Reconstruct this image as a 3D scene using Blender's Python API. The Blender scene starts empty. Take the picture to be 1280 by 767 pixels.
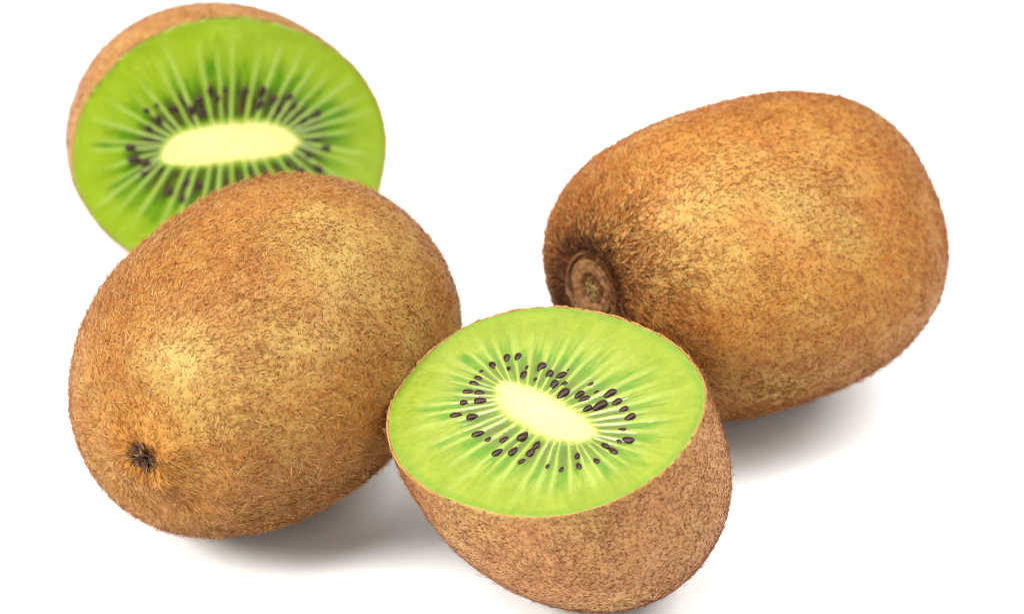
import bpy, math
import numpy as np
from mathutils import Matrix, Vector

S = 0.917e-3            # one fitted unit in metres (the whole fruits come out about 66 mm long)
W, H = 1280, 767        # size of the photograph, for turning its pixels into directions
ELEV = math.radians(33.0)
DIST = 620 * S
FPX = 4092.0

# ------------------------------------------------------------------ camera
scene = bpy.context.scene
cam_data = bpy.data.cameras.new('camera')
cam = bpy.data.objects.new('camera', cam_data)
scene.collection.objects.link(cam)
scene.camera = cam
CAM = np.array([0.0, -DIST * math.cos(ELEV), DIST * math.sin(ELEV)])
RGT = np.array([1.0, 0.0, 0.0])
FWD = np.array([0.0, math.cos(ELEV), -math.sin(ELEV)])
UPV = np.cross(RGT, FWD)
cam.location = CAM.tolist()
cam.rotation_euler = (math.pi / 2 - ELEV, 0, 0)
cam_data.sensor_width = 36.0
cam_data.lens = FPX / W * 36.0
cam_data.clip_start = 0.01
cam_data.clip_end = 50.0
cam_data.dof.use_dof = True
cam_data.dof.focus_distance = 0.486
cam_data.dof.aperture_fstop = 18.0

# ------------------------------------------------------------------ studio light
world = bpy.data.worlds.new('World')
scene.world = world
world.use_nodes = True
bg = world.node_tree.nodes['Background']
bg.inputs[0].default_value = (0.90, 0.96, 1.0, 1)
bg.inputs[1].default_value = 0.50


def softbox(name, loc, target, size, power, color):
    d = bpy.data.lights.new(name, 'AREA')
    d.shape = 'RECTANGLE'
    d.size, d.size_y = size
    d.energy = power
    d.color = color
    o = bpy.data.objects.new(name, d)
    scene.collection.objects.link(o)
    o.location = loc
    o.rotation_euler = (Vector(target) - Vector(loc)).to_track_quat('-Z', 'Y').to_euler()
    return o


softbox('key_softbox', (-0.20, -0.20, 0.84), (0, -0.03, 0.02), (0.62, 0.62), 7.0, (1.0, 0.98, 0.95))
softbox('side_softbox', (-0.60, -0.38, 0.50), (0, -0.03, 0.02), (0.26, 0.26), 5.2, (1.0, 0.975, 0.945))
softbox('fill_softbox', (0.50, -0.04, 0.66), (0, -0.03, 0.02), (0.40, 0.40), 3.4, (1.0, 0.975, 0.945))

vs = scene.view_settings
vs.view_transform = 'Standard'
vs.look = 'None'
vs.exposure = 0.88
vs.gamma = 1.0
vs.use_curve_mapping = False
scene.render.engine = 'CYCLES'
scene.cycles.use_denoising = True
scene.cycles.max_bounces = 8
scene.cycles.filter_width = 1.05

# ------------------------------------------------------------------ helpers
ALBEDO = 0.60         # overall reflectance of the fruit colours below


def lattice(ix, iy, iz, seed):
    h = (ix.astype(np.int64) * 374761393 + iy.astype(np.int64) * 668265263 + iz.astype(np.int64) * 2147483647 + seed * 974711) & 0xFFFFFFFF
    h = ((h ^ (h >> 13)) * 1274126177) & 0xFFFFFFFF
    h = ((h ^ (h >> 16)) * 2246822519) & 0xFFFFFFFF
    return ((h ^ (h >> 15)) & 0xFFFFFF) / float(0xFFFFFF)


def noise(P, seed=0):
    """smooth value noise in 0..1 at points P (n,3)"""
    P = np.asarray(P, float)
    I = np.floor(P)
    f = P - I
    f = f * f * (3 - 2 * f)
    I = I.astype(np.int64)
    out = 0
    for dx in (0, 1):
        for dy in (0, 1):
            for dz in (0, 1):
                w = (f[..., 0] if dx else 1 - f[..., 0]) * (f[..., 1] if dy else 1 - f[..., 1]) * (f[..., 2] if dz else 1 - f[..., 2])
                out = out + w * lattice(I[..., 0] + dx, I[..., 1] + dy, I[..., 2] + dz, seed)
    return out


def fbm(P, seed=0, octaves=3):
    v, a, n = 0, 1.0, 0
    for k in range(octaves):
        v = v + a * noise(P * 2.03 ** k, seed + 17 * k)
        n += a
        a *= 0.5
    return v / n


def sm(a, b, x):
    t = np.clip((x - a) / (b - a), 0, 1)
    return t * t * (3 - 2 * t)


def unit(v):
    return v / np.maximum(np.linalg.norm(v, axis=-1, keepdims=True), 1e-12)


def mesh_np(name, verts, faces, smooth=True, color=None, cname='col'):
    """faces: (n,3) or (n,4) int array, or a list of such arrays"""
    if not isinstance(faces, list):
        faces = [faces]
    me = bpy.data.meshes.new(name)
    verts = np.ascontiguousarray(verts, np.float32)
    me.vertices.add(len(verts))
    me.vertices.foreach_set('co', verts.ravel())
    loops = np.concatenate([f.ravel() for f in faces]).astype(np.int32)
    tot = np.concatenate([np.full(len(f), f.shape[1], np.int32) for f in faces])
    start = np.concatenate([[0], np.cumsum(tot)[:-1]]).astype(np.int32)
    me.loops.add(len(loops))
    me.loops.foreach_set('vertex_index', loops)
    me.polygons.add(len(tot))
    me.polygons.foreach_set('loop_start', start)
    me.update(calc_edges=True)
    me.validate()
    me.polygons.foreach_set('use_smooth', np.full(len(me.polygons), smooth))
    if color is not None:
        at = me.attributes.new(cname, 'FLOAT_COLOR', 'POINT')
        c = np.ones((len(verts), 4), np.float32)
        c[:, :color.shape[1]] = color
        c[:, :3] *= ALBEDO
        at.data.foreach_set('color', c.ravel())
    me.update()
    return me


def obj(name, me, mat, parent=None, mtx=None):
    o = bpy.data.objects.new(name, me)
    scene.collection.objects.link(o)
    if mat is not None and not me.materials:
        me.materials.append(mat)
    o.parent = parent
    if mtx is not None:
        o.matrix_basis = mtx
    return o


def thing(name, label, cat, loc, group=None):
    o = bpy.data.objects.new(name, None)
    scene.collection.objects.link(o)
    o.empty_display_size = 0.01
    o.location = loc
    o['label'] = label
    o['category'] = cat
    if group:
        o['group'] = group
    return o


def grid_faces(n, m, wrap=True):
    """quads of n rows x m columns"""
    i = np.arange(n - 1)[:, None]
    j = np.arange(m if wrap else m - 1)[None]
    j2 = (j + 1) % m
    return np.stack([i * m + j, i * m + j2, (i + 1) * m + j2, (i + 1) * m + j], -1).reshape(-1, 4)


# ------------------------------------------------------------------ materials
def new_mat(name):
    m = bpy.data.materials.new(name)
    m.use_nodes = True
    nt = m.node_tree
    return m, nt, nt.nodes['Principled BSDF']


def node(nt, typ, **kw):
    n = nt.nodes.new(typ)
    for k, v in kw.items():
        setattr(n, k, v)
    return n


def mix_rgb(nt, fac, a, b, blend='MIX'):
    n = node(nt, 'ShaderNodeMix', data_type='RGBA', blend_type=blend)
    for sock, v in ((n.inputs[0], fac), (n.inputs[6], a), (n.inputs[7], b)):
        if hasattr(v, 'is_output'):
            nt.links.new(v, sock)
        elif isinstance(v, (int, float)):
            sock.default_value = v
        else:
            sock.default_value = (*v, 1) if len(v) == 3 else v
    return n.outputs[2]


def noise_node(nt, vec, scale, detail=3, rough=0.55):
    n = node(nt, 'ShaderNodeTexNoise')
    n.inputs['Scale'].default_value = scale
    n.inputs['Detail'].default_value = detail
    n.inputs['Roughness'].default_value = rough
    nt.links.new(vec, n.inputs['Vector'])
    return n.outputs[0]


def ramp(nt, fac, stops):
    n = node(nt, 'ShaderNodeValToRGB')
    cr = n.color_ramp
    while len(cr.elements) < len(stops):
        cr.elements.new(0.5)
    for e, (p, c) in zip(cr.elements, stops):
        e.position = p
        e.color = (c, c, c, 1) if isinstance(c, (int, float)) else (*c, 1)
    nt.links.new(fac, n.inputs[0])
    return n.outputs[0]


def skin_material(name, fleck_col, fleck_amt, bump_d=0.00022):
    m, nt, p = new_mat(name)
    at = node(nt, 'ShaderNodeAttribute', attribute_name='col')
    tc = node(nt, 'ShaderNodeTexCoord').outputs['Object']
    fine = noise_node(nt, tc, 1500, 3)
    mid = noise_node(nt, tc, 420, 4)
    vor = node(nt, 'ShaderNodeTexVoronoi')
    vor.inputs['Scale'].default_value = 900
    nt.links.new(tc, vor.inputs['Vector'])
    col = mix_rgb(nt, ramp(nt, mid, [(0.45, 0.0), (0.65, 0.22)]), at.outputs['Color'], (0.32, 0.195, 0.052), 'MIX')
    col = mix_rgb(nt, ramp(nt, mid, [(0.32, 0.4), (0.46, 0.0)]), col, (0.14, 0.045, 0.010))
    fl = node(nt, 'ShaderNodeMath', operation='MULTIPLY')
    nt.links.new(ramp(nt, vor.outputs['Distance'], [(0.12, 1.0), (0.34, 0.0)]), fl.inputs[0])
    nt.links.new(ramp(nt, noise_node(nt, tc, 300, 2), [(0.42, 0.0), (0.58, fleck_amt)]), fl.inputs[1])
    col = mix_rgb(nt, fl.outputs[0], col, fleck_col)
    nt.links.new(col, p.inputs['Base Color'])
    p.inputs['Roughness'].default_value = 0.55
    p.inputs['Specular IOR Level'].default_value = 0.18
    b = node(nt, 'ShaderNodeBump')
    b.inputs['Strength'].default_value = 0.8
    b.inputs['Distance'].default_value = bump_d
    add = node(nt, 'ShaderNodeMath', operation='ADD')
    nt.links.new(fine, add.inputs[0])
    nt.links.new(mid, add.inputs[1])
    nt.links.new(add.outputs[0], b.inputs['Height'])
    nt.links.new(b.outputs[0], p.inputs['Normal'])
    return m


def hair_material():
    m, nt, p = new_mat('fuzz')
    at = node(nt, 'ShaderNodeAttribute', attribute_name='col')
    nt.links.new(at.outputs['Color'], p.inputs['Base Color'])
    p.inputs['Roughness'].default_value = 0.45
    p.inputs['Specular IOR Level'].default_value = 0.2
    tr = node(nt, 'ShaderNodeBsdfTranslucent')
    nt.links.new(at.outputs['Color'], tr.inputs[0])
    mx = node(nt, 'ShaderNodeMixShader')
    mx.inputs[0].default_value = 0.25
    nt.links.new(p.outputs[0], mx.inputs[1])
    nt.links.new(tr.outputs[0], mx.inputs[2])
    nt.links.new(mx.outputs[0], nt.nodes['Material Output'].inputs[0])
    return m


def flesh_material(name, rough=0.3, sss=0.35):
    m, nt, p = new_mat(name)
    at = node(nt, 'ShaderNodeAttribute', attribute_name='col')
    tc = node(nt, 'ShaderNodeTexCoord').outputs['Object']
    grain = noise_node(nt, tc, 1300, 2)
    cloud = noise_node(nt, tc, 260, 3)
    col = mix_rgb(nt, 1.0, at.outputs['Color'], ramp(nt, cloud, [(0.3, 0.95), (0.7, 1.04)]), 'MULTIPLY')
    col = mix_rgb(nt, 1.0, col, ramp(nt, grain, [(0.3, 0.93), (0.7, 1.06)]), 'MULTIPLY')
    nt.links.new(col, p.inputs['Base Color'])
    p.inputs['Roughness'].default_value = rough
    p.inputs['Specular IOR Level'].default_value = 0.5
    wt = node(nt, 'ShaderNodeMath', operation='MULTIPLY')
    nt.links.new(at.outputs['Alpha'], wt.inputs[0])
    wt.inputs[1].default_value = sss
    nt.links.new(wt.outputs[0], p.inputs['Subsurface Weight'])
    p.inputs['Coat Weight'].default_value = 0.15
    p.inputs['Coat Roughness'].default_value = 0.08
    p.inputs['Subsurface Radius'].default_value = (0.8, 1.0, 0.35)
    p.inputs['Subsurface Scale'].default_value = 0.0014
    b = node(nt, 'ShaderNodeBump')
    b.inputs['Strength'].default_value = 0.55
    b.inputs['Distance'].default_value = 0.00014
    add = node(nt, 'ShaderNodeMath', operation='ADD')
    nt.links.new(grain, add.inputs[0])
    nt.links.new(cloud, add.inputs[1])
    nt.links.new(add.outputs[0], b.inputs['Height'])
    nt.links.new(b.outputs[0], p.inputs['Normal'])
    nt.links.new(b.outputs[0], p.inputs['Coat Normal'])
    return m


def simple_material(name, c1, c2, scale, rough, spec=0.4, bump=0.0003):
    m, nt, p = new_mat(name)
    tc = node(nt, 'ShaderNodeTexCoord').outputs['Object']
    n = noise_node(nt, tc, scale, 4)
    nt.links.new(mix_rgb(nt, ramp(nt, n, [(0.3, 0.0), (0.7, 1.0)]), c1, c2), p.inputs['Base Color'])
    p.inputs['Roughness'].default_value = rough
    p.inputs['Specular IOR Level'].default_value = spec
    if bump:
        b = node(nt, 'ShaderNodeBump')
        b.inputs['Strength'].default_value = 0.7
        b.inputs['Distance'].default_value = bump
        nt.links.new(n, b.inputs['Height'])
        nt.links.new(b.outputs[0], p.inputs['Normal'])
    return m


M_table = simple_material('white_sheet', (0.85, 0.87, 0.88), (0.87, 0.885, 0.89), 14, 0.42, 0.3, 0)
M_skin = {
    'L': skin_material('skin_golden', (0.12, 0.04, 0.01), 0.7),
    'R': skin_material('skin_olive', (0.16, 0.05, 0.012), 0.6),
    'F': skin_material('skin_rough', (0.12, 0.04, 0.014), 0.9, 0.0007),
    'B': skin_material('skin_brown', (0.15, 0.06, 0.02), 0.6),
}
M_hair = hair_material()
M_flesh = flesh_material('flesh', 0.22, 0.5)
M_core = flesh_material('core', 0.30, 0.0)
M_seed = simple_material('seed_coat', (0.009, 0.0025, 0.0015), (0.032, 0.008, 0.004), 900, 0.07, 0.26, 0.00003)
M_scar = simple_material('woody_scar', (0.07, 0.026, 0.008), (0.19, 0.085, 0.020), 1100, 0.7, 0.3, 0.0004)
M_scar_dark = simple_material('scar_bark', (0.04, 0.015, 0.006), (0.15, 0.065, 0.022), 1100, 0.75, 0.3, 0.0004)
M_pith = simple_material('scar_pith', (0.08, 0.05, 0.01), (0.18, 0.12, 0.028), 1200, 0.6, 0.3, 0.0003)
M_dry = simple_material('dry_bract', (0.04, 0.015, 0.008), (0.12, 0.05, 0.02), 900, 0.7, 0.3, 0.0002)

# ------------------------------------------------------------------ table
tb = mesh_np('table', np.array([[-3, -3, 0], [3, -3, 0], [3, 3, 0], [-3, 3, 0]]), np.array([[0, 1, 2, 3]]), False)
table = obj('table', tb, M_table)
table['kind'] = 'structure'
table['label'] = 'plain white glossy studio table sheet under the fruit'


# ------------------------------------------------------------------ the fruit body
class Body:
    """a kiwifruit: axis along local x, oval cross-section in y/z"""

    def __init__(s, l1, l2, a, b, p1, p2, q, h, bend, seed, dent=None):
        s.l1, s.l2, s.a, s.b = l1 * S, l2 * S, a * S, b * S
        s.p1, s.p2, s.q, s.h, s.bend, s.seed, s.dent = p1, p2, q, h, bend, seed, dent

    def pos(s, phi, th):
        phi, th = np.broadcast_arrays(np.asarray(phi, float), np.asarray(th, float))
        t = np.sin(phi)
        p = np.where(t >= 0, s.p1, s.p2)
        r = np.clip(1 - np.abs(t) ** p, 0, None) ** (1 / s.q)
        h = s.h
        r = r * (1 + h[0] * np.sin(2 * th) + h[1] * np.cos(3 * th) + h[2] * np.sin(3 * th) + h[3] * np.cos(4 * th) + h[4] * np.sin(4 * th))
        q3 = np.stack([t * 1.3, np.cos(phi) * np.cos(th), np.cos(phi) * np.sin(th)], -1)
        lump = (fbm(q3 * 2.6 + 31, s.seed, 2) - 0.5) * 0.020 + (fbm(q3 * 9 + 11, s.seed + 5, 2) - 0.5) * 0.006
        r = r * (1 + lump)
        x = np.where(t >= 0, t * s.l1, t * s.l2)
        if s.dent is not None:
            x = x + s.dent(np.hypot(r * s.a * np.cos(th), r * s.b * np.sin(th)), th) * (t > 0)
        y = s.a * r * np.cos(th) + s.bend[0] * s.a * (t * t - 0.4)
        z = s.b * r * np.sin(th) + s.bend[1] * s.b * (t * t - 0.4)
        return np.stack([x, y, z], -1)

    def frame(s, phi, th):
        """point, outward normal, unit tangent towards the -x end"""
        e = 2e-3
        P = s.pos(phi, th)
        du = s.pos(np.clip(phi + e, -1.5707, 1.5707), th) - s.pos(np.clip(phi - e, -1.5707, 1.5707), th)
        dv = s.pos(phi, th + e) - s.pos(phi, th - e)
        return P, unit(np.cross(dv, du)), unit(-du)


def rot(yaw, pitch, roll):
    cy, sy, cp, sp, cr, sr = math.cos(yaw), math.sin(yaw), math.cos(pitch), math.sin(pitch), math.cos(roll), math.sin(roll)
    X = np.array([cy * cp, sy * cp, sp])
    Y0 = np.array([-sy, cy, 0.0])
    Z0 = np.cross(X, Y0)
    Y = cr * Y0 + sr * Z0
    return np.stack([X, Y, np.cross(X, Y)], 1)


def make_hairs(P, N, D, length, width, lift, curl, col_root, col_tip, nseg=3):
    """thin tapered three-sided tubes, each bending from its root down along the skin"""
    n = len(P)
    side = unit(np.cross(N, D))
    s1, s2 = unit(np.cross(D, N)), N
    ks = np.linspace(0, 1, nseg + 1)
    rings, cols = [], []
    for k in ks:
        c = P + N * (lift * (k - 0.42 * k * k))[:, None] * length[:, None] + D * (length * (0.35 * k + 0.65 * k * k))[:, None] + side * (curl * length * k * k)[:, None]
        c = c - N * (0.00006 * (k == 0))
        col = col_root * (1 - k) + col_tip * k
        if k < 1:
            w = (width * 0.5 * (1 - 0.55 * k))[:, None]
            for a in (0, 2.0944, 4.18879):
                rings.append(c + (s1 * math.cos(a) + s2 * math.sin(a)) * w)
                cols.append(col)
        else:
            rings.append(c)
            cols.append(col)
    m = len(rings)
    V = np.stack(rings, 1).reshape(-1, 3)
    C = np.stack(cols, 1).reshape(-1, 3)
    f = []
    for k in range(nseg - 1):
        for a in range(3):
            b = (a + 1) % 3
            f += [(3 * k + a, 3 * k + b, 3 * k + 3 + b), (3 * k + a, 3 * k + 3 + b, 3 * k + 3 + a)]
    k = nseg - 1
    for a in range(3):
        f.append((3 * k + a, 3 * k + (a + 1) % 3, 3 * nseg))
    f = np.array(f)
    F = (np.arange(n)[:, None, None] * m + f[None]).reshape(-1, 3)
    return V, F, C


def join(parts):
    V, F, C, o = [], [], [], 0
    for v, f, c in parts:
        V.append(v); F.append(f + o); C.append(c); o += len(v)
    return np.concatenate(V), np.concatenate(F), np.concatenate(C)


def scatter(body, n, phi0, dens, rg):
    """n surface parameters spread by area times a density function; phi0(th) is where the surface starts"""
    nu, nv = 220, 200
    th = (np.arange(nv) + 0.5) / nv * 2 * np.pi
    lo = phi0(th)
    u = (np.arange(nu) + 0.5) / nu
    ph = lo[None] + (1.5690 - lo[None]) * u[:, None]
    T = np.broadcast_to(th[None], ph.shape)
    e = 1e-3
    A = np.linalg.norm(np.cross(body.pos(ph + e, T) - body.pos(ph - e, T), body.pos(ph, T + e) - body.pos(ph, T - e)), axis=-1) * (1.569 - lo[None])
    w = (A * dens(ph, T, body.pos(ph, T))).ravel()
    k = rg.choice(len(w), n, p=w / w.sum())
    i, j = k // nv, k % nv
    t2 = (j + rg.random(n)) / nv * 2 * np.pi
    l2 = phi0(t2)
    return l2 + (1.569 - l2) * (i + rg.random(n)) / nu, t2


def comb(N, E, ang):
    """tangent direction: E turned by ang about N"""
    return E * np.cos(ang)[:, None] + np.cross(N, E) * np.sin(ang)[:, None]


def pick(rg, n, cols, jit=0.18):
    c = np.array(cols)[rg.integers(0, len(cols), n)]
    return c * (1 + jit * rg.normal(size=(n, 1))).clip(0.5, 1.6)


MM = 1e-3


def add_fuzz(skin, body, phi0, rg, n_stub, n_long, look, end_tuft):
    parts = []

    def patch(ph, T, P):
        return (0.65 + 0.7 * sm(0.3, 0.72, fbm(P / (9 * MM) + 7, body.seed + 40, 3))) * (1 - 0.6 * sheen(body, P))  # fuzz is thinner over the painted highlights

    def nearness(P, which='near_r'):
        if not end_tuft:
            return np.zeros(len(P))
        rho = np.hypot(P[:, 1] - body.bend[0] * body.a * 0.6, P[:, 2] - body.bend[1] * body.b * 0.6)
        return np.where(P[:, 0] > 0, np.exp(-(rho / (look[which] * MM)) ** 2), 0)

    # short worn stubble, lying flat
    ph, T = scatter(body, n_stub, phi0, patch, rg)
    P, N, E = body.frame(ph, T)
    flow = (fbm(P / (5 * MM) + 3, body.seed + 60, 2) - 0.5) * 6
    near = nearness(P)
    D = comb(N, E, (flow + rg.normal(size=n_stub) * 0.9) * (1 - 0.85 * nearness(P, 'comb_r')))
    L = rg.uniform(*look['stub_len'], n_stub) * MM * (1 + 0.5 * near)
    c = pick(rg, n_stub, look['stub_col'])
    if end_tuft:
        c = np.where((rg.random(n_stub) < near * 1.3)[:, None], pick(rg, n_stub, look['stub_near']), c)
    parts.append(make_hairs(P, N, D, L, rg.uniform(*look['stub_w'], n_stub) * MM, rg.uniform(0.15, 0.55, n_stub), rg.normal(size=n_stub) * 0.25, c, c * 1.15, 1))
    # longer curling hairs
    ph, T = scatter(body, n_long, phi0, lambda a, b, p: patch(a, b, p) * look['long_dens'](a, b, p), rg)
    P, N, E = body.frame(ph, T)
    flow = (fbm(P / (6 * MM) + 13, body.seed + 80, 2) - 0.5) * 5
    near = nearness(P)
    D = comb(N, E, (flow + rg.normal(size=n_long) * 0.8) * (1 - 0.8 * nearness(P, 'comb_r')))
    L = np.clip(rg.gamma(5, look['long_len'] / 5, n_long), 0.3, 3.2) * MM
    c = pick(rg, n_long, look['long_col'])
    if end_tuft:
        c = np.where((rg.random(n_long) < near * 1.3)[:, None], pick(rg, n_long, look['tuft_col']), c)
    lift = np.clip(rg.normal(look['lift'], 0.22, n_long), 0.1, 1.3)
    parts.append(make_hairs(P, N, D, L, rg.uniform(*look['long_w'], n_long) * MM, lift, rg.normal(size=n_long) * 0.35, c * 0.8, c * 1.2, 3))
    V, F, C = join(parts)
    o = obj('fuzz', mesh_np('fuzz', V, F, True, np.clip(C, 0.004, 0.9)), M_hair, skin)
    o['kind'] = 'stuff'
    return o


def skin_color(body, P, base, dark, pale, seed):
    n1 = fbm(P / (14 * MM) + 5, seed, 3)[..., None]
    n2 = fbm(P / (4 * MM) + 9, seed + 3, 3)[..., None]
    c = np.array(base) + (np.array(pale) - np.array(base)) * sm(0.45, 0.7, n1)
    return c + (np.array(dark) - c) * sm(0.5, 0.78, n2) * 0.25


def mtx_of(R, z):
    m = Matrix([[*R[0], 0], [*R[1], 0], [*R[2], z], [0, 0, 0, 1]])
    return m


def sheen_spots(V, R, base, px):
    """points of the skin seen at the given photo pixels, where a highlight is painted and the fuzz thinned"""
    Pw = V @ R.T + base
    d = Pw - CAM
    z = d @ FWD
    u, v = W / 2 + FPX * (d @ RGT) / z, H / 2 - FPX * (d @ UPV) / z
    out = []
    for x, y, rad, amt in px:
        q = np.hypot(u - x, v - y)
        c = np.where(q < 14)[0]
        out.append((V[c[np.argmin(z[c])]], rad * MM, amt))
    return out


def sheen(body, P):  # strength of the painted highlight spots at points P
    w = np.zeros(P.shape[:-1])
    for c, rad, amt in getattr(body, 'worn', []):  # 'worn' holds the painted highlight spots
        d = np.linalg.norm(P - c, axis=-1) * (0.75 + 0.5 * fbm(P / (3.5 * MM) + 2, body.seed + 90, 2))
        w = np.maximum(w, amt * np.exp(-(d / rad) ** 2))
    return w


def build_whole(key, name, label, group, v, look, cols, seed, dent, tuft_zone, worn):  # worn: painted highlight spots (x, y, radius, amount)
    x, y, yaw, pitch, roll, l1, l2, a, b, p1, p2, q = v[:12]
    body = Body(l1, l2, a, b, p1, p2, q, v[12:17], v[17:19], seed, dent)
    R = rot(yaw, pitch, roll)
    n, m = 150, 240
    ph = np.linspace(-1.5690, 1.5690, n)[:, None]
    th = (np.arange(m) / m * 2 * np.pi)[None]
    V = body.pos(ph, th).reshape(-1, 3)
    z = -(V @ R.T)[:, 2].min()
    body.worn = sheen_spots(V, R, np.array([x * S, y * S, z]), worn)  # painted highlight spots on the skin
    C = skin_color(body, V, *cols, seed)
    ww = sheen(body, V)[:, None] * 0.85
    C = C * (1 - ww) + np.array((0.48, 0.38, 0.10)) * ww  # highlights painted into the skin colour as pale olive spots
    if tuft_zone:
        rho = np.hypot(V[:, 1] - body.bend[0] * body.a * 0.6, V[:, 2] - body.bend[1] * body.b * 0.6)
        w = np.where(V[:, 0] > 0, np.exp(-(rho / (tuft_zone[0] * MM)) ** 2), 0)[:, None] * 0.95
        C = C * (1 - w) + np.array(tuft_zone[1]) * w
    V = np.concatenate([V, V[:m].mean(0)[None], V[-m:].mean(0)[None]])
    C = np.concatenate([C, C[:1], C[-1:]])
    j = np.arange(m)
    caps = np.concatenate([np.stack([np.full(m, n * m), (j + 1) % m, j], 1), np.stack([np.full(m, n * m + 1), (n - 1) * m + j, (n - 1) * m + (j + 1) % m], 1)])
    F = grid_faces(n, m)
    z = -(V @ R.T)[:, 2].min()
    root = thing(name, label, 'kiwifruit', (x * S, y * S, 0), group)
    skin = obj('skin', mesh_np('skin', V, [F, caps], True, C), M_skin[key], root, mtx_of(R, z))
    return root, skin, body, R, np.array([x * S, y * S, z])


def pole(body):
    P = body.pos(np.full(24, 1.5690), np.arange(24) / 24 * 2 * np.pi).mean(0)
    return P


def lathe(prof, m, wob=0.0, seed=0, squash=1.0):
    """profile of (radius, height) turned about local x; returns verts, faces"""
    th = np.arange(m) / m * 2 * np.pi
    prof = np.array(prof)
    rr = prof[:, 0][:, None] * (1 + wob * (noise(np.stack([np.cos(th) * 2.2 + seed, np.sin(th) * 2.2, np.zeros(m)], -1), seed) - 0.5)[None] * 2)
    hh = prof[:, 1][:, None] + 0 * th[None]
    hh = hh + wob * 0.9 * MM * (noise(np.stack([np.cos(th)[None] * 3 + 0 * rr, np.sin(th)[None] * 3 + 0 * rr, prof[:, 0][:, None] * 1500 + 0 * rr], -1), seed + 1) - 0.5)
    V = np.stack([hh, rr * np.cos(th)[None], rr * np.sin(th)[None] * squash], -1).reshape(-1, 3)
    return V, grid_faces(len(prof), m)


def axis_matrix(P, nx):
    nx = unit(np.array(nx, float))
    ny = unit(np.cross(np.array([0.02, 0.1, 1.0]), nx))
    nz = np.cross(nx, ny)
    return Matrix([[nx[0], ny[0], nz[0], P[0]], [nx[1], ny[1], nz[1], P[1]], [nx[2], ny[2], nz[2], P[2]], [0, 0, 0, 1]])


# ------------------------------------------------------------------ whole fruit with the dried blossom end
PL = [-41.6495, -58.2466, 4.1822, 0.0169, 0.2283, 36.3348, 36.0715, 29.7416, 27.3257, 2.3843, 2.3757, 2.1047, 0.0265, 0.0188, -0.0101, 0.0018, -0.0089, 0.0077, 0.0023]
PR = [41.3139, -29.1652, 3.7701, 0.1056, 0.0351, 35.4795, 36.2604, 30.9094, 28.1951, 2.4539, 2.3533, 2.1347, 0.0296, 0.0067, -0.0025, 0.0296, -0.0095, -0.0139, 0.0824]
PF = [7.1788, -87.7788, 0.3979, -1.1724, -0.4714, 36.5416, 26.534, 23.7227, 2.4402, 2.0627, -3.4392, -0.1276, 0.123, -0.0086, -0.0027, 0.0066, -0.0144, 0.0013, -0.0701, 0.078]
PB = [-52.5964, 8.5215, 1.8882, -0.1839, 0.0772, 36.017, 29.9257, 27.0121, 2.3551, 2.0513, 0.1156, 0.0218, -0.0078, 0.0392, 0.0095, 0.0029, 0.0028, -0.0067, 0.0373, -0.0158]

GROUP = 'whole kiwifruits'
dent_L = lambda rho, th: MM * (0.9 * np.exp(-((rho - 15.5 * MM) / (4 * MM)) ** 2) - 0.6 * np.exp(-((rho - 9.5 * MM) / (3.2 * MM)) ** 2) + -1.1 * np.exp(-(rho / (2.6 * MM)) ** 2) + 0.55 * np.exp(-((rho - 5 * MM) / (2.6 * MM)) ** 2) * (1 + 0.35 * np.sin(5 * th + 1) + 0.2 * np.sin(9 * th)))
root, skin, bodyL, RL, cL = build_whole(
    'L', 'kiwifruit', 'whole fuzzy brown kiwifruit with dark dried blossom tuft on its end', GROUP, PL, None,
    ((0.373, 0.157, 0.026), (0.275, 0.081, 0.014), (0.463, 0.271, 0.062)), 3, dent_L, (9.0, (0.531, 0.185, 0.014)),
    [(205, 455, 6.5, 0.9), (440, 330, 9.0, 0.6), (360, 420, 8.0, 0.45), (500, 300, 7.0, 0.4)])  # painted highlight spots: position, radius, amount
full = lambda th: np.full(np.shape(th), -1.5690)
look_L = dict(stub_len=(0.3, 0.9), stub_w=(0.10, 0.18), stub_col=[(0.36, 0.100, 0.02), (0.46, 0.157, 0.035), (0.16, 0.039, 0.012)], stub_near=[(0.42, 0.148, 0.02), (0.30, 0.087, 0.015)],
              long_len=1.08, long_w=(0.075, 0.12), lift=0.5, long_dens=lambda a, b, p: 0.5 + 1.0 * sm(-0.01, 0.02, p[..., 0]), near_r=8.0, comb_r=9.0,
              long_col=[(0.76, 0.348, 0.09), (0.60, 0.200, 0.035), (0.85, 0.470, 0.18), (0.50, 0.131, 0.02)],
              tuft_col=[(0.58, 0.235, 0.03), (0.46, 0.139, 0.016), (0.66, 0.331, 0.07)])
add_fuzz(skin, bodyL, full, np.random.default_rng(1), 34000, 38000, look_L, True)


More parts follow.
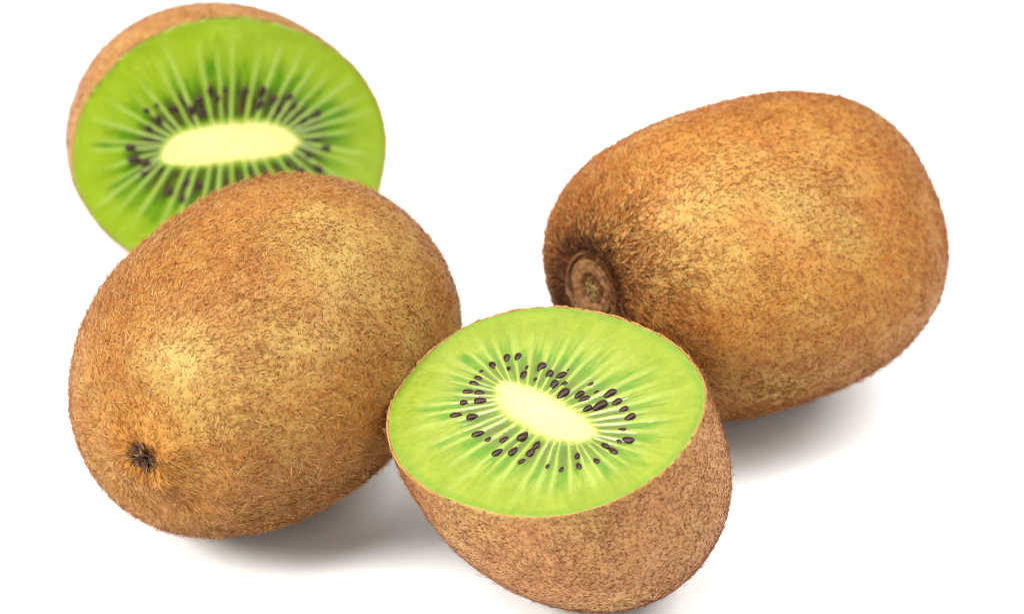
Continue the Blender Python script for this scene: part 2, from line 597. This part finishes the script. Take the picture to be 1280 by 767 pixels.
def blossom_tuft(parent, body, rg):
    """dry styles and shrivelled sepals at the blossom end"""
    P0 = pole(body)
    parts = []
    n = 240
    r = rg.uniform(0.2, 3.2, n) * MM
    a = rg.uniform(0, 2 * np.pi, n)
    P = P0 + np.stack([rg.uniform(-0.3, 0.3, n) * MM, r * np.cos(a), r * np.sin(a)], -1)
    N = np.tile([1.0, 0, 0], (n, 1))
    dv = rg.normal(size=n) * 1.6
    D = unit(np.stack([np.zeros(n), np.cos(a + dv), np.sin(a + dv)], -1))
    c = pick(rg, n, [(0.045, 0.016, 0.01), (0.09, 0.035, 0.016), (0.16, 0.07, 0.03), (0.42, 0.22, 0.08)], 0.3)
    parts.append(make_hairs(P, N, D, rg.uniform(0.7, 1.8, n) * MM, rg.uniform(0.16, 0.36, n) * MM, rg.uniform(0.5, 1.5, n), rg.normal(size=n) * 0.8, c, c * 1.3, 4))
    V, F, C = join(parts)
    V = P0 + (V - P0) * np.array([1.1, 1.25, 0.95])
    t = obj('blossom_tuft', mesh_np('blossom_tuft', V, F, True, np.clip(C, 0.004, 0.9)), M_hair, parent)
    t['label'] = 'dark dried blossom remnant'
    for k in range(5):
        nu, nv = 8, 5
        u = np.linspace(0, 1, nu)[:, None]
        w = np.linspace(-1, 1, nv)[None]
        ln, wd = rg.uniform(2.2, 3.2) * MM, rg.uniform(0.6, 1.0) * MM
        ang = k * 1.257 + rg.uniform(-0.3, 0.3)
        rad = 0.5 * MM + ln * u * 0.9
        out = P0[0] + 0.2 * MM + (1.4 * u - 1.3 * u * u) * MM + 0.25 * MM * w * w + 0 * rad
        off = wd * w * (1 - u * 0.8) * np.sqrt(u + 0.25)
        yy = rad * math.cos(ang) - off * math.sin(ang) + P0[1]
        zz = rad * math.sin(ang) + off * math.cos(ang) + P0[2]
        Vs = np.stack([np.broadcast_to(out, yy.shape), yy, zz], -1).reshape(-1, 3)
        Vs = P0 + (Vs - P0) * 1.3
        Vs = np.concatenate([Vs, Vs - np.array([0.12 * MM, 0, 0])])
        Fs = grid_faces(nu, nv, False)
        Fs = np.concatenate([Fs, Fs[:, ::-1] + nu * nv])
        obj('dry_sepal', mesh_np('dry_sepal', Vs, Fs), M_dry, t)


blossom_tuft(skin, bodyL, np.random.default_rng(5))

# ------------------------------------------------------------------ whole fruit with the stem scar
dent_R = lambda rho, th: MM * (-1.5 * np.exp(-(rho / (6.6 * MM)) ** 4) + 0.35 * np.exp(-((rho - 9.0 * MM) / (2.2 * MM)) ** 2) * (1 + 0.3 * np.sin(4 * th)))
root, skin, bodyR, RR, cR = build_whole(
    'R', 'kiwifruit', 'whole fuzzy olive-brown kiwifruit with round woody stem scar on its end', GROUP, PR, None,
    ((0.445, 0.179, 0.026), (0.328, 0.090, 0.015), (0.498, 0.266, 0.053)), 8, dent_R, (9.5, (0.159, 0.046, 0.012)),
    [(1000, 250, 6.0, 0.6), (880, 240, 7.0, 0.35), (930, 320, 8.0, 0.3), (1060, 270, 5.0, 0.4), (830, 330, 6.0, 0.35)])  # highlights painted along the upper flank
look_R = dict(stub_len=(0.3, 0.85), stub_w=(0.10, 0.18), stub_col=[(0.46, 0.11, 0.016), (0.54, 0.165, 0.025), (0.33, 0.075, 0.014)], stub_near=[(0.12, 0.030, 0.012), (0.08, 0.022, 0.01)],
              long_len=1.0, long_w=(0.09, 0.15), lift=0.42, long_dens=lambda a, b, p: 0.7 + 2.2 * sm(0.022, 0.030, p[..., 0]), near_r=9.5, comb_r=17.0,
              long_col=[(0.70, 0.270, 0.05), (0.62, 0.174, 0.025), (0.54, 0.122, 0.018), (0.78, 0.392, 0.12)],
              tuft_col=[(0.12, 0.031, 0.012), (0.08, 0.021, 0.010), (0.22, 0.070, 0.025)])
add_fuzz(skin, bodyR, full, np.random.default_rng(2), 44000, 46000, look_R, True)


def stem_scar(parent, body, rg):
    P0 = pole(body)
    mt = axis_matrix(P0 + np.array([0.0, 0, 0]), np.array([1.0, 0, 0]) + 0.16 * (unit(CAM - cR) @ RR)) @ Matrix.Scale(1.06, 4)
    ring = [(5.9, -1.5), (5.8, 0.1), (5.6, 0.42), (5.35, 0.45), (5.15, 0.1), (5.05, -0.5), (4.8, -0.7), (4.5, -0.7)]
    disc = [(4.65, -0.9), (4.55, 0.1), (4.4, 0.45), (4.1, 0.62), (3.85, 0.5), (3.65, 0.62), (3.3, 0.78), (3.0, 0.66), (2.8, 0.74), (2.5, 0.6), (2.3, 0.2), (2.1, -0.15), (1.5, -0.3), (0.05, -0.3)]
    V, F = lathe([(r * MM, h * MM) for r, h in disc], 84, 0.13, 4)
    V[:, 0] += (fbm(V * 1400, 3, 3) - 0.5) * 0.55 * MM
    s = obj('stem_scar', mesh_np('stem_scar', V, F), M_scar, parent, mt)
    s['label'] = 'round woody stem scar'
    V, F = lathe([(r * MM, h * MM) for r, h in ring], 84, 0.07, 9)
    V[:, 0] += (fbm(V * 1200, 5, 3) - 0.5) * 0.6 * MM
    obj('bark_ring', mesh_np('bark_ring', V, F), M_scar_dark, s)
    V, F = lathe([(r * MM, h * MM) for r, h in [(2.05, -0.5), (1.95, -0.05), (1.7, 0.12), (1.5, -0.08), (1.3, -0.05), (1.1, 0.16), (0.9, 0.05), (0.75, 0.0), (0.5, 0.22), (0.25, 0.28), (0.03, 0.2)]], 40, 0.16, 14)
    V[:, 0] += (fbm(V * 1800, 8, 2) - 0.5) * 0.3 * MM
    obj('pith', mesh_np('pith', V, F), M_pith, s)


def scar_fringe(parent, body, rg, n=2600):
    """dark hairs standing around the stem scar and swept away from it"""
    ph, T = scatter(body, n * 8, lambda th: np.full(np.shape(th), 0.9), lambda a, b, p: 1.0 + 0 * a, rg)
    P, N, E = body.frame(ph, T)
    rho = np.hypot(P[:, 1] - body.bend[0] * body.a * 0.6, P[:, 2] - body.bend[1] * body.b * 0.6) / MM
    keep = (rho > 6.2) & (rg.random(len(rho)) < (np.exp(-((rho - 6.2) / 2.4) ** 2) + 0.12 * np.exp(-((rho - 6.6) / 7.0) ** 2)))
    P, N, E = P[keep], N[keep], E[keep]
    m = len(P)
    c = pick(rg, m, [(0.10, 0.03, 0.010), (0.06, 0.02, 0.008), (0.20, 0.065, 0.018)], 0.25)
    D = comb(N, E, rg.normal(size=m) * 0.35)
    V, F, C = make_hairs(P, N, D, rg.uniform(0.8, 1.9, m) * MM, rg.uniform(0.10, 0.17, m) * MM, rg.uniform(0.35, 0.9, m), rg.normal(size=m) * 0.2, c, c * 1.2, 3)
    o = obj('scar_fringe', mesh_np('scar_fringe', V, F, True, np.clip(C, 0.004, 0.9)), M_hair, parent)
    o['kind'] = 'stuff'
    o['label'] = 'dark hairs around the stem scar'


scar_fringe(skin, bodyR, np.random.default_rng(9))
stem_scar(skin, bodyR, np.random.default_rng(6))


# ------------------------------------------------------------------ halves
def seed_mesh():
    nu, nv = 9, 10
    u = np.linspace(0, np.pi, nu)
    x = -np.cos(u)
    r = np.sin(u) ** 0.9 * (0.62 - 0.16 * x) * 0.95
    th = np.arange(nv) / nv * 2 * np.pi
    V = np.stack([x[:, None] + 0 * th[None], r[:, None] * np.cos(th)[None], 0.72 * r[:, None] * np.sin(th)[None]], -1).reshape(-1, 3)
    return mesh_np('seed', V, grid_faces(nu, nv))


SEED = seed_mesh()


def build_half(key, label, v, seed, cols, look, n_stub, n_long, core_px, seed_px, extra_seeds, NT, NW, NSEP, tone):
    x, y, yaw, pitch, roll, l, a, b, p, q, x0, k1, k2 = v[:13]
    x0 = x0 * S
    body = Body(l, l, a, b, p, p, q, v[13:18], v[18:20], seed)
    R = rot(yaw, pitch, roll)

    def phi0(th):
        th = np.asarray(th, float)
        xx = np.full(th.shape, x0)
        for _ in range(22):
            P = body.pos(np.arcsin(np.clip(xx / body.l1, -1, 1)), th)
            xx = 0.5 * xx + 0.5 * (x0 + k1 * P[..., 1] + k2 * P[..., 2])
        return np.arcsin(np.clip(xx / body.l1, -1, 1))

    rg = np.random.default_rng(seed)
    nF = unit(np.array([-1.0, k1, k2]))
    m = 300
    th = np.arange(m) / m * 2 * np.pi
    lo = phi0(th)
    n = 110
    u = np.linspace(0, 1, n)[:, None]
    ph = lo[None] + (1.5690 - lo[None]) * u
    V = body.pos(ph, np.broadcast_to(th[None], ph.shape))
    ring = V[0].copy()
    zoff = -(V.reshape(-1, 3) @ R.T)[:, 2].min()
    cen = ring.mean(0)
    inward = unit(cen - ring)
    # the cut edge of the skin: a thin uneven band turning into the fruit
    rag = (fbm(np.stack([np.cos(th) * 30, np.sin(th) * 30, 0 * th], -1), seed, 3) - 0.5)
    rag2 = (fbm(np.stack([np.cos(th) * 9, np.sin(th) * 9, 0 * th + 5], -1), seed, 2) - 0.5)
    rag = rag + 0.6 * (fbm(np.stack([np.cos(th) * 80, np.sin(th) * 80, 0 * th + 2], -1), seed + 1, 2) - 0.5)
    V[0] += nF * (rag * 0.7 * MM + 0.02 * MM)[:, None]
    e1 = ring + inward * (0.15 * MM) + nF * ((0.10 + rag * 0.75) * MM)[:, None]
    e2 = ring + inward * ((0.34 + rag2 * 0.3) * MM)[:, None] + nF * ((0.02 + rag * 0.3) * MM)[:, None]
    e3 = e2 - nF * 1.0 * MM
    Vs = np.concatenate([e3, e2, e1, V.reshape(-1, 3), V[-1].mean(0)[None]])
    C = skin_color(body, Vs, *cols, seed)
    wr = np.concatenate([np.full(2 * m, 1.0), np.full(m, 0.75), np.repeat(np.exp(-np.arange(n) / 2.2) * 0.7, m), [0]])[:, None]
    C = C * (1 - wr) + np.array((0.42, 0.25, 0.055)) * wr
    rows = n + 3
    j = np.arange(m)
    cap = np.stack([np.full(m, rows * m), (rows - 1) * m + j, (rows - 1) * m + (j + 1) % m], 1)
    root = thing('kiwifruit_half', label, 'kiwifruit half', (x * S, y * S, 0), 'cut kiwifruit halves')
    M = mtx_of(R, zoff)
    skin = obj('skin', mesh_np('skin', Vs, [grid_faces(rows, m), cap], True, C), M_skin[key], root, M)
    add_fuzz(skin, body, phi0, np.random.default_rng(seed + 50), n_stub, n_long, look, False)

    # ---- photo pixels to points on the cut plane
    base = np.array([x * S, y * S, zoff])

    def to_face(px):
        px = np.asarray(px, float)
        d = FWD + RGT * ((px[:, :1] - W / 2) / FPX) + UPV * ((H / 2 - px[:, 1:]) / FPX)
        o = (CAM - base) @ R
        dl = d @ R
        q0 = np.array([x0, 0, 0])
        t = ((q0 - o) @ nF) / (dl @ nF)
        return (o + dl * t[:, None])[:, 1:]

    def on_face(yz, h):
        P = np.stack([x0 + k1 * yz[..., 0] + k2 * yz[..., 1], yz[..., 0], yz[..., 1]], -1)
        return P + nF * np.asarray(h)[..., None]

    core = to_face(core_px)
    cc = 0.5 * (core.max(0) + core.min(0))
    cc = core.mean(0)
    uu, ss, vt = np.linalg.svd(core - cc)
    ax = vt[0]
    ay = np.array([-ax[1], ax[0]])
    if ay @ vt[1] < 0:
        pass
    lx = np.abs((core - cc) @ ax).max()
    ly = np.abs((core - cc) @ ay).max()
    tau = np.arange(NT) / NT * 2 * np.pi
    ct, st = np.cos(tau), np.sin(tau)
    ck = np.stack([(core - cc) @ ax / lx, (core - cc) @ ay / ly], 1)      # core outline in its own frame
    ca = np.arctan2(ck[:, 1], ck[:, 0]) % (2 * np.pi)
    co = np.argsort(ca)
    cr_ = np.interp(tau, np.concatenate([ca[co] - 2 * np.pi, ca[co], ca[co] + 2 * np.pi]), np.tile(np.hypot(ck[:, 0], ck[:, 1])[co], 3))
    kern = np.hanning(NT // 18 * 2 + 1)
    kern /= kern.sum()
    cr_ = np.convolve(np.concatenate([cr_] * 3), kern, 'same')[NT:2 * NT] * 0.97
    wobc = cr_ * (1 + 0.05 * (fbm(np.stack([ct * 5, st * 5, 0 * tau], -1), seed + 2, 2) - 0.5) * 2)
    cb = cc + (ax[None] * (lx * ct)[:, None] + ay[None] * (ly * tone['slim'] * st)[:, None]) * wobc[:, None]
    # outer boundary: inner edge of the skin, in direction of tau
    e2y = e2[:, 1:]
    pa = np.unwrap(np.arctan2((e2y - cc) @ ay, (e2y - cc) @ ax))
    pr = np.linalg.norm(e2y - cc, axis=1)
    o_ = np.argsort(pa % (2 * np.pi))
    aa, rr = (pa % (2 * np.pi))[o_], pr[o_]
    dirang = np.arctan2(0.86 * st, ct) % (2 * np.pi)
    ro = np.interp(dirang, np.concatenate([aa - 2 * np.pi, aa, aa + 2 * np.pi]), np.tile(rr, 3))
    ob = cc + ro[:, None] * (ax[None] * np.cos(dirang)[:, None] + ay[None] * np.sin(dirang)[:, None])
    w = np.linspace(0, 1, NW)[:, None]
    YZ = cb[None] * (1 - w[..., None]) + ob[None] * w[..., None]
    T = np.broadcast_to(tau[None], YZ.shape[:2])
    Wd = np.broadcast_to(w, T.shape)

    # ---- pattern of the flesh: pale septa, green locules, pale core
    sk = (np.arange(NSEP) + rg.uniform(-0.24, 0.24, NSEP)) / NSEP * 2 * np.pi
    circ = np.concatenate([sk - 2 * np.pi, sk, sk + 2 * np.pi])
    warp = 0.012 * (noise(np.stack([np.cos(T) * 6, np.sin(T) * 6, Wd * 5], -1), seed + 4) - 0.5)
    Tq = T + warp
    idx = np.searchsorted(circ, Tq)
    dl, dr = Tq - circ[idx - 1], circ[idx] - Tq
    kn = np.where(dl < dr, idx - 1, idx) % NSEP       # nearest septum
    kl = (idx - 1) % NSEP                             # locule number
    arc = np.linalg.norm(np.roll(YZ, -1, 1) - YZ, axis=-1) / (2 * np.pi / NT)
    dist = np.minimum(dl, dr) * arc / MM
    gapw = (dl + dr) * arc / MM
    bright = rg.uniform(0.55, 1.0, NSEP)[kn]
    slen = rg.uniform(*tone['slen'], NSEP)[kn]
    sept = np.exp(-(dist / (0.20 + tone['sw'] * Wd)) ** 2) * bright * (1 - sm(slen - 0.35, slen, Wd))
    lend = rg.uniform(0.48, 0.74, NSEP)[kl]
    str1 = fbm(np.stack([np.cos(T) * 26, np.sin(T) * 26, Wd * 5], -1), seed + 6, 3)
    str2 = fbm(np.stack([np.cos(T) * 60, np.sin(T) * 60, Wd * 9], -1), seed + 7, 2)
    blot = fbm(np.stack([YZ[..., 0] / (2.2 * MM), YZ[..., 1] / (2.2 * MM), 0 * T], -1), seed + 8, 3)
    loc = sm(0.02, 0.10, Wd) * (1 - sm(lend - 0.22, lend + 0.10, Wd + (str1 - 0.5) * 0.35)) * sm(0.05, 0.42, dist / np.maximum(gapw, 0.2) * 1.6)
    loc = np.clip(loc * (0.7 + 0.5 * sm(0.3, 0.7, blot)), 0, 1)
    dusk = sm(0.03, 0.12, Wd) * (1 - sm(0.26, 0.46, Wd + (str1 - 0.5) * 0.2)) * sm(0.02, 0.3, dist / np.maximum(gapw, 0.2))

    def A(c):
        return np.array(c)[None, None]

    col = A(tone['outer']) + (A(tone['outer2']) - A(tone['outer'])) * sm(0.3, 0.7, str1 * 0.6 + blot * 0.4)[..., None]
    halo = 1 - sm(0.45, 0.8, Wd)
    col = col + (A(tone['mid']) - col) * (halo * 0.6)[..., None]
    col = col + (A(tone['loc']) - col) * (loc * tone['loc_amt'])[..., None]
    col = col + (A(tone['dusk']) - col) * (dusk * tone['dusk_amt'] * (0.6 + 0.8 * sm(0.35, 0.65, str2)))[..., None]
    col = col + (A(tone['sept']) - col) * (sept * tone['sept_amt'])[..., None]
    fib = fbm(np.stack([np.cos(T) * 110, np.sin(T) * 110, Wd * 6], -1), seed + 15, 2) - 0.5
    col = col * (1 + 0.32 * fib * (1 - sm(0.55, 0.9, Wd)) * sm(0.0, 0.1, Wd))[..., None]
    edge = sm(0.90, 0.985, Wd + (str1 - 0.5) * 0.05)
    col = col + (A(tone['edge']) - col) * (edge * 0.55)[..., None]
    rimy = sm(0.985, 0.999, Wd)
    col = col + (A((0.48, 0.40, 0.08)) - col) * (rimy * 0.6)[..., None]
    fringe = 0.03 + 0.055 * sm(0.35, 0.75, str2) + 0.05 * sept
    corem = 1 - sm(-0.01, 1.0, Wd / fringe)
    col = col + (A(tone['core']) - col) * corem[..., None]
    hgt = (-0.05 * loc - 0.10 * dusk + 0.03 * sept + 0.05 * (blot - 0.5) + 0.04 * (str1 - 0.5)) * MM * (1 - rimy)
    hgt = hgt + 0.35 * MM * (fbm(np.stack([YZ[..., 0] / (11 * MM), YZ[..., 1] / (11 * MM), 0 * T + 3], -1), seed + 9, 2) - 0.5) * (1 - sm(0.8, 1, Wd))
    hgt = hgt + 0.03 * MM * sm(0.86, 0.95, Wd) * (1 - sm(0.95, 1.0, Wd))
    FV = on_face(YZ, hgt)
    edge_pts = FV[-1]
    # body of the flesh below the cut, just inside the skin
    nd = 14
    back = []
    tip = body.pos(1.4, 0.0) * np.array([1, 0, 0]) * 0.98
    for k in range(1, nd + 1):
        f = k / nd
        c0 = edge_pts.mean(0)
        ctr = c0 * (1 - f) + tip * f
        rad = math.sqrt(max(0.0, 1 - f ** 2.3)) * 0.955
        back.append(ctr + (edge_pts - c0) * max(rad, 0.01))
    floor_d = FV[0] - nF * (1.2 * MM)
    allV = np.concatenate([floor_d[None], FV, np.stack(back)])
    colb = np.tile(np.array(tone['outer'])[None, None], (nd, NT, 1))
    allC = np.concatenate([col[:1], col, colb])
    rows = NW + 1 + nd
    Vf = np.concatenate([allV.reshape(-1, 3), floor_d.mean(0)[None]])
    # fourth channel: how much light soaks into the flesh; none right at the dense core
    soak = np.concatenate([np.zeros(NT), sm(0.04, 0.22, Wd).ravel(), np.ones(nd * NT), [0]])[:, None]
    Cf = np.concatenate([np.concatenate([allC.reshape(-1, 3), np.array(tone['core'])[None]]), soak], 1)
    jj = np.arange(NT)
    capf = np.stack([np.full(NT, rows * NT), jj, (jj + 1) % NT], 1)
    Ff = grid_faces(rows, NT)
    # face outwards
    tst = np.cross(Vf[Ff[NT * (NW // 2), 1]] - Vf[Ff[NT * (NW // 2), 0]], Vf[Ff[NT * (NW // 2), 2]] - Vf[Ff[NT * (NW // 2), 0]])
    if tst @ nF < 0:
        Ff, capf = Ff[:, ::-1], capf[:, ::-1]
    flesh = obj('flesh', mesh_np('flesh', Vf, [Ff, capf], True, Cf), M_flesh, root, M)

    # ---- the pale core, a plug in the middle of the flesh
    kk = np.linspace(0, 1, 24)[::-1][:, None]
    CY = cc + (cb[None] - cc) * kk[..., None]
    CY = CY[:-1]
    gr = fbm(np.stack([CY[..., 0] / (1.1 * MM), CY[..., 1] / (1.1 * MM), 0 * CY[..., 0]], -1), seed + 12, 3)
    big = fbm(np.stack([CY[..., 0] / (5 * MM), CY[..., 1] / (5 * MM), 0 * CY[..., 0]], -1), seed + 13, 2)
    kq = kk[:-1]
    ch = hgt[0][None] * kq ** 4 + (gr - 0.5) * 0.10 * MM * (1 - kq ** 6) + (big - 0.5) * 0.22 * MM * (1 - kq ** 2)
    CV = on_face(CY, ch)
    cc3 = np.array(tone['core'])[None, None] + (np.array(tone['core2']) - np.array(tone['core']))[None, None] * ((1 - kq ** 3) * (0.6 + 0.6 * (gr - 0.5)))[..., None]
    low = CV[0] - nF * 1.1 * MM
    CV = np.concatenate([low[None], CV])
    cc3 = np.concatenate([cc3[:1], cc3])
    Vc = np.concatenate([CV.reshape(-1, 3), CV[-1].mean(0)[None], low.mean(0)[None]])
    Cc = np.concatenate([cc3.reshape(-1, 3), cc3[-1].mean(0)[None], cc3[-1].mean(0)[None]])
    rc = CV.shape[0]
    Fc = grid_faces(rc, NT)
    cap1 = np.stack([np.full(NT, rc * NT), (rc - 1) * NT + (jj + 1) % NT, (rc - 1) * NT + jj], 1)
    cap2 = np.stack([np.full(NT, rc * NT + 1), jj, (jj + 1) % NT], 1)
    i0 = Fc[NT * 12]
    if np.cross(Vc[i0[1]] - Vc[i0[0]], Vc[i0[2]] - Vc[i0[0]]) @ nF < 0:
        Fc, cap1, cap2 = Fc[:, ::-1], cap1, cap2[:, ::-1]
    if np.cross(Vc[cap1[0, 1]] - Vc[cap1[0, 0]], Vc[cap1[0, 2]] - Vc[cap1[0, 0]]) @ nF < 0:
        cap1 = cap1[:, ::-1]
    obj('core', mesh_np('core', Vc, [Fc, cap1, cap2], True, Cc), M_core, flesh)

    # ---- seeds, each lying in its locule with the point towards the core
    if extra_seeds is not None:
        seed_px = list(seed_px) + list(extra_seeds)
    sp = np.array([s[:2] for s in seed_px], float)
    yz = to_face(sp)
    for (s, c) in zip(seed_px, yz):
        size, deep = s[2] * tone['seed'], s[3]
        near_c = cb[np.argmin(np.linalg.norm(cb - c, axis=1))]
        out = unit((c - near_c) * 0.75 + (c - cc) * 0.25 / np.linalg.norm(c - cc) * np.linalg.norm(c - near_c))
        an = rg.normal() * 0.16
        out = np.array([out[0] * math.cos(an) - out[1] * math.sin(an), out[0] * math.sin(an) + out[1] * math.cos(an)])
        X = -unit(np.array([k1 * out[0] + k2 * out[1], out[0], out[1]]))
        X = unit(X + nF * rg.normal() * 0.12)
        Y = unit(np.cross(nF, X))
        Z = np.cross(X, Y)
        lo_, wi = 0.90 * MM * size * rg.uniform(0.92, 1.08), 0.93 * MM * size * rg.uniform(0.92, 1.08)
        P = on_face(c, -deep * MM)
        Mx = Matrix([[X[0] * lo_, Y[0] * wi, Z[0] * wi, P[0]], [X[1] * lo_, Y[1] * wi, Z[1] * wi, P[1]], [X[2] * lo_, Y[2] * wi, Z[2] * wi, P[2]], [0, 0, 0, 1]])
        obj('seed', SEED, M_seed, flesh, Mx)
    return root


def z5(pts):   # enlarged view of the near cut face back to photo pixels
    return [(540 + p[0] / 3.836, 420 + p[1] / 3.836) + tuple(p[2:]) for p in pts]


def z7(pts):   # enlarged view of the far cut face
    return [(150 + p[0] / 3.833, 60 + p[1] / 3.833) + tuple(p[2:]) for p in pts]


core_F = z5([(345, 225), (310, 290), (325, 360), (430, 440), (540, 490), (640, 505), (740, 490), (800, 455), (760, 400), (660, 340), (560, 280), (450, 235), (390, 215)])
core_B = z7([(205, 520), (250, 570), (400, 560), (550, 535), (700, 525), (800, 505), (850, 460), (800, 405), (700, 355), (600, 350), (480, 365), (370, 385), (300, 405), (240, 460)])
N_, D_ = 0.10, 0.24
seeds_F = z5([(358, 103, .9, N_), (410, 97, .95, N_), (292, 138, .9, N_), (363, 157, .8, D_), (243, 170, .7, D_), (222, 200, .85, N_), (206, 227, .95, N_), (176, 265, .95, N_),
              (232, 272, 1.0, N_), (232, 308, 1.1, N_), (158, 317, .9, N_), (113, 377, 1.0, N_), (195, 384, 1.05, N_), (437, 185, .95, .2), (455, 150, .6, D_), (523, 145, 1.05, N_),
              (562, 182, 1.0, N_), (495, 207, .7, D_), (619, 185, 1.0, N_), (647, 160, .55, .3), (583, 232, 1.05, N_), (632, 227, .9, .25), (628, 277, 1.3, 0.0), (705, 278, .95, N_),
              (758, 232, .8, D_), (783, 267, .75, .35), (732, 298, 1.05, N_), (745, 344, .95, N_), (805, 332, 1.35, 0.0), (853, 272, 1.1, N_), (885, 312, 1.0, .2), (915, 346, .95, .25),
              (948, 386, 1.0, N_), (908, 445, .9, .3), (940, 495, 1.0, N_), (897, 497, .7, D_), (829, 522, .85, N_), (868, 548, .95, N_), (697, 568, .75, N_), (704, 620, .8, .15),
              (785, 592, .9, .32), (620, 635, .7, D_), (217, 468, 1.05, N_), (275, 490, .9, .22), (345, 492, .9, .18), (312, 556, 1.05, N_), (388, 550, 1.0, N_), (437, 480, 1.2, 0.02),
              (502, 519, .9, N_), (472, 556, 1.0, N_), (430, 597, .8, N_), (550, 622, .7, D_)])
seeds_B = z7([(432, 210, 1.0, .1), (380, 255, .95, .2), (345, 300, 1.05, .05), (395, 316, 1.05, .05), (600, 215, 1.0, .15), (682, 212, 1.15, .0), (668, 275, 1.1, .05), (735, 250, 1.05, .1),
              (762, 300, .9, .2), (810, 240, 1.0, .2), (940, 320, 1.0, .1), (875, 350, .95, .15), (985, 480, 1.0, .1), (905, 520, .9, .2), (950, 578, 1.1, .0), (50, 480, 1.1, .0),
              (68, 535, 1.15, .0), (125, 555, 1.0, .1), (120, 600, .9, .2), (240, 685, 1.05, .05), (383, 662, .9, .15), (185, 345, .95, .1), (130, 305, .9, .2), (265, 295, 1.0, .1),
              (140, 390, .9, .15), (325, 640, .8, .3), (870, 585, 1.0, .1), (800, 560, .9, .2), (700, 605, 1.0, .1), (470, 245, .85, .25), (885, 255, .8, .3), (180, 280, .8, .3),
              (505, 205, .8, .3), (835, 285, .85, .25)])
more_B = z7([(300, 720, .9, .1), (480, 700, 1.0, .1), (560, 690, .9, .1), (640, 700, 1.0, .1), (760, 660, .9, .1)])

tone_F = dict(outer=(0.245, 0.318, 0.013), outer2=(0.295, 0.362, 0.024), mid=(0.325, 0.385, 0.048), loc=(0.101, 0.255, 0.007), dusk=(0.132, 0.158, 0.028), dusk_amt=0.62,
              sept=(0.42, 0.50, 0.11), sept_amt=0.48, sw=0.62, slen=(0.7, 1.0), slim=0.80, seed=1.06, loc_amt=0.88, edge=(0.14, 0.29, 0.013), core=(0.60, 0.535, 0.185), core2=(0.69, 0.635, 0.31))
tone_B = dict(outer=(0.30, 0.44, 0.013), outer2=(0.345, 0.48, 0.024), mid=(0.25, 0.41, 0.016), loc=(0.085, 0.26, 0.005), dusk=(0.07, 0.085, 0.012), dusk_amt=1.0,
              sept=(0.44, 0.60, 0.14), sept_amt=0.72, sw=0.4, slen=(0.75, 1.05), slim=0.86, seed=1.06, loc_amt=0.95, edge=(0.26, 0.42, 0.014), core=(0.86, 0.79, 0.27), core2=(0.94, 0.88, 0.42))

look_F = dict(stub_len=(0.2, 0.6), stub_w=(0.13, 0.25), stub_col=[(0.32, 0.074, 0.022), (0.44, 0.131, 0.035), (0.17, 0.039, 0.015), (0.54, 0.200, 0.065)],
              long_len=0.85, long_w=(0.06, 0.10), lift=0.5, long_dens=lambda a, b, p: 1.0 + 0 * p[..., 0],
              long_col=[(0.70, 0.374, 0.17), (0.52, 0.209, 0.08), (0.40, 0.139, 0.05)], tuft_col=[(0.3, 0.087, 0.03)])
look_B = dict(look_F, long_col=[(0.5, 0.226, 0.09), (0.38, 0.139, 0.05)])
cols_F = ((0.562, 0.252, 0.083), (0.438, 0.161, 0.049), (0.604, 0.330, 0.098))
cols_B = ((0.456, 0.207, 0.052), (0.342, 0.126, 0.028), (0.494, 0.270, 0.067))

build_half('F', 'cut kiwifruit half lying with its pale green seeded face turned up', PF, 21, cols_F, look_F, 42000, 9000, core_F, seeds_F, None, 1080, 130, 40, tone_F)
build_half('B', 'cut kiwifruit half standing upright on its edge behind the tufted whole fruit', PB, 34, cols_B, look_B, 20000, 8000, core_B, seeds_B, more_B, 720, 90, 38, tone_B)
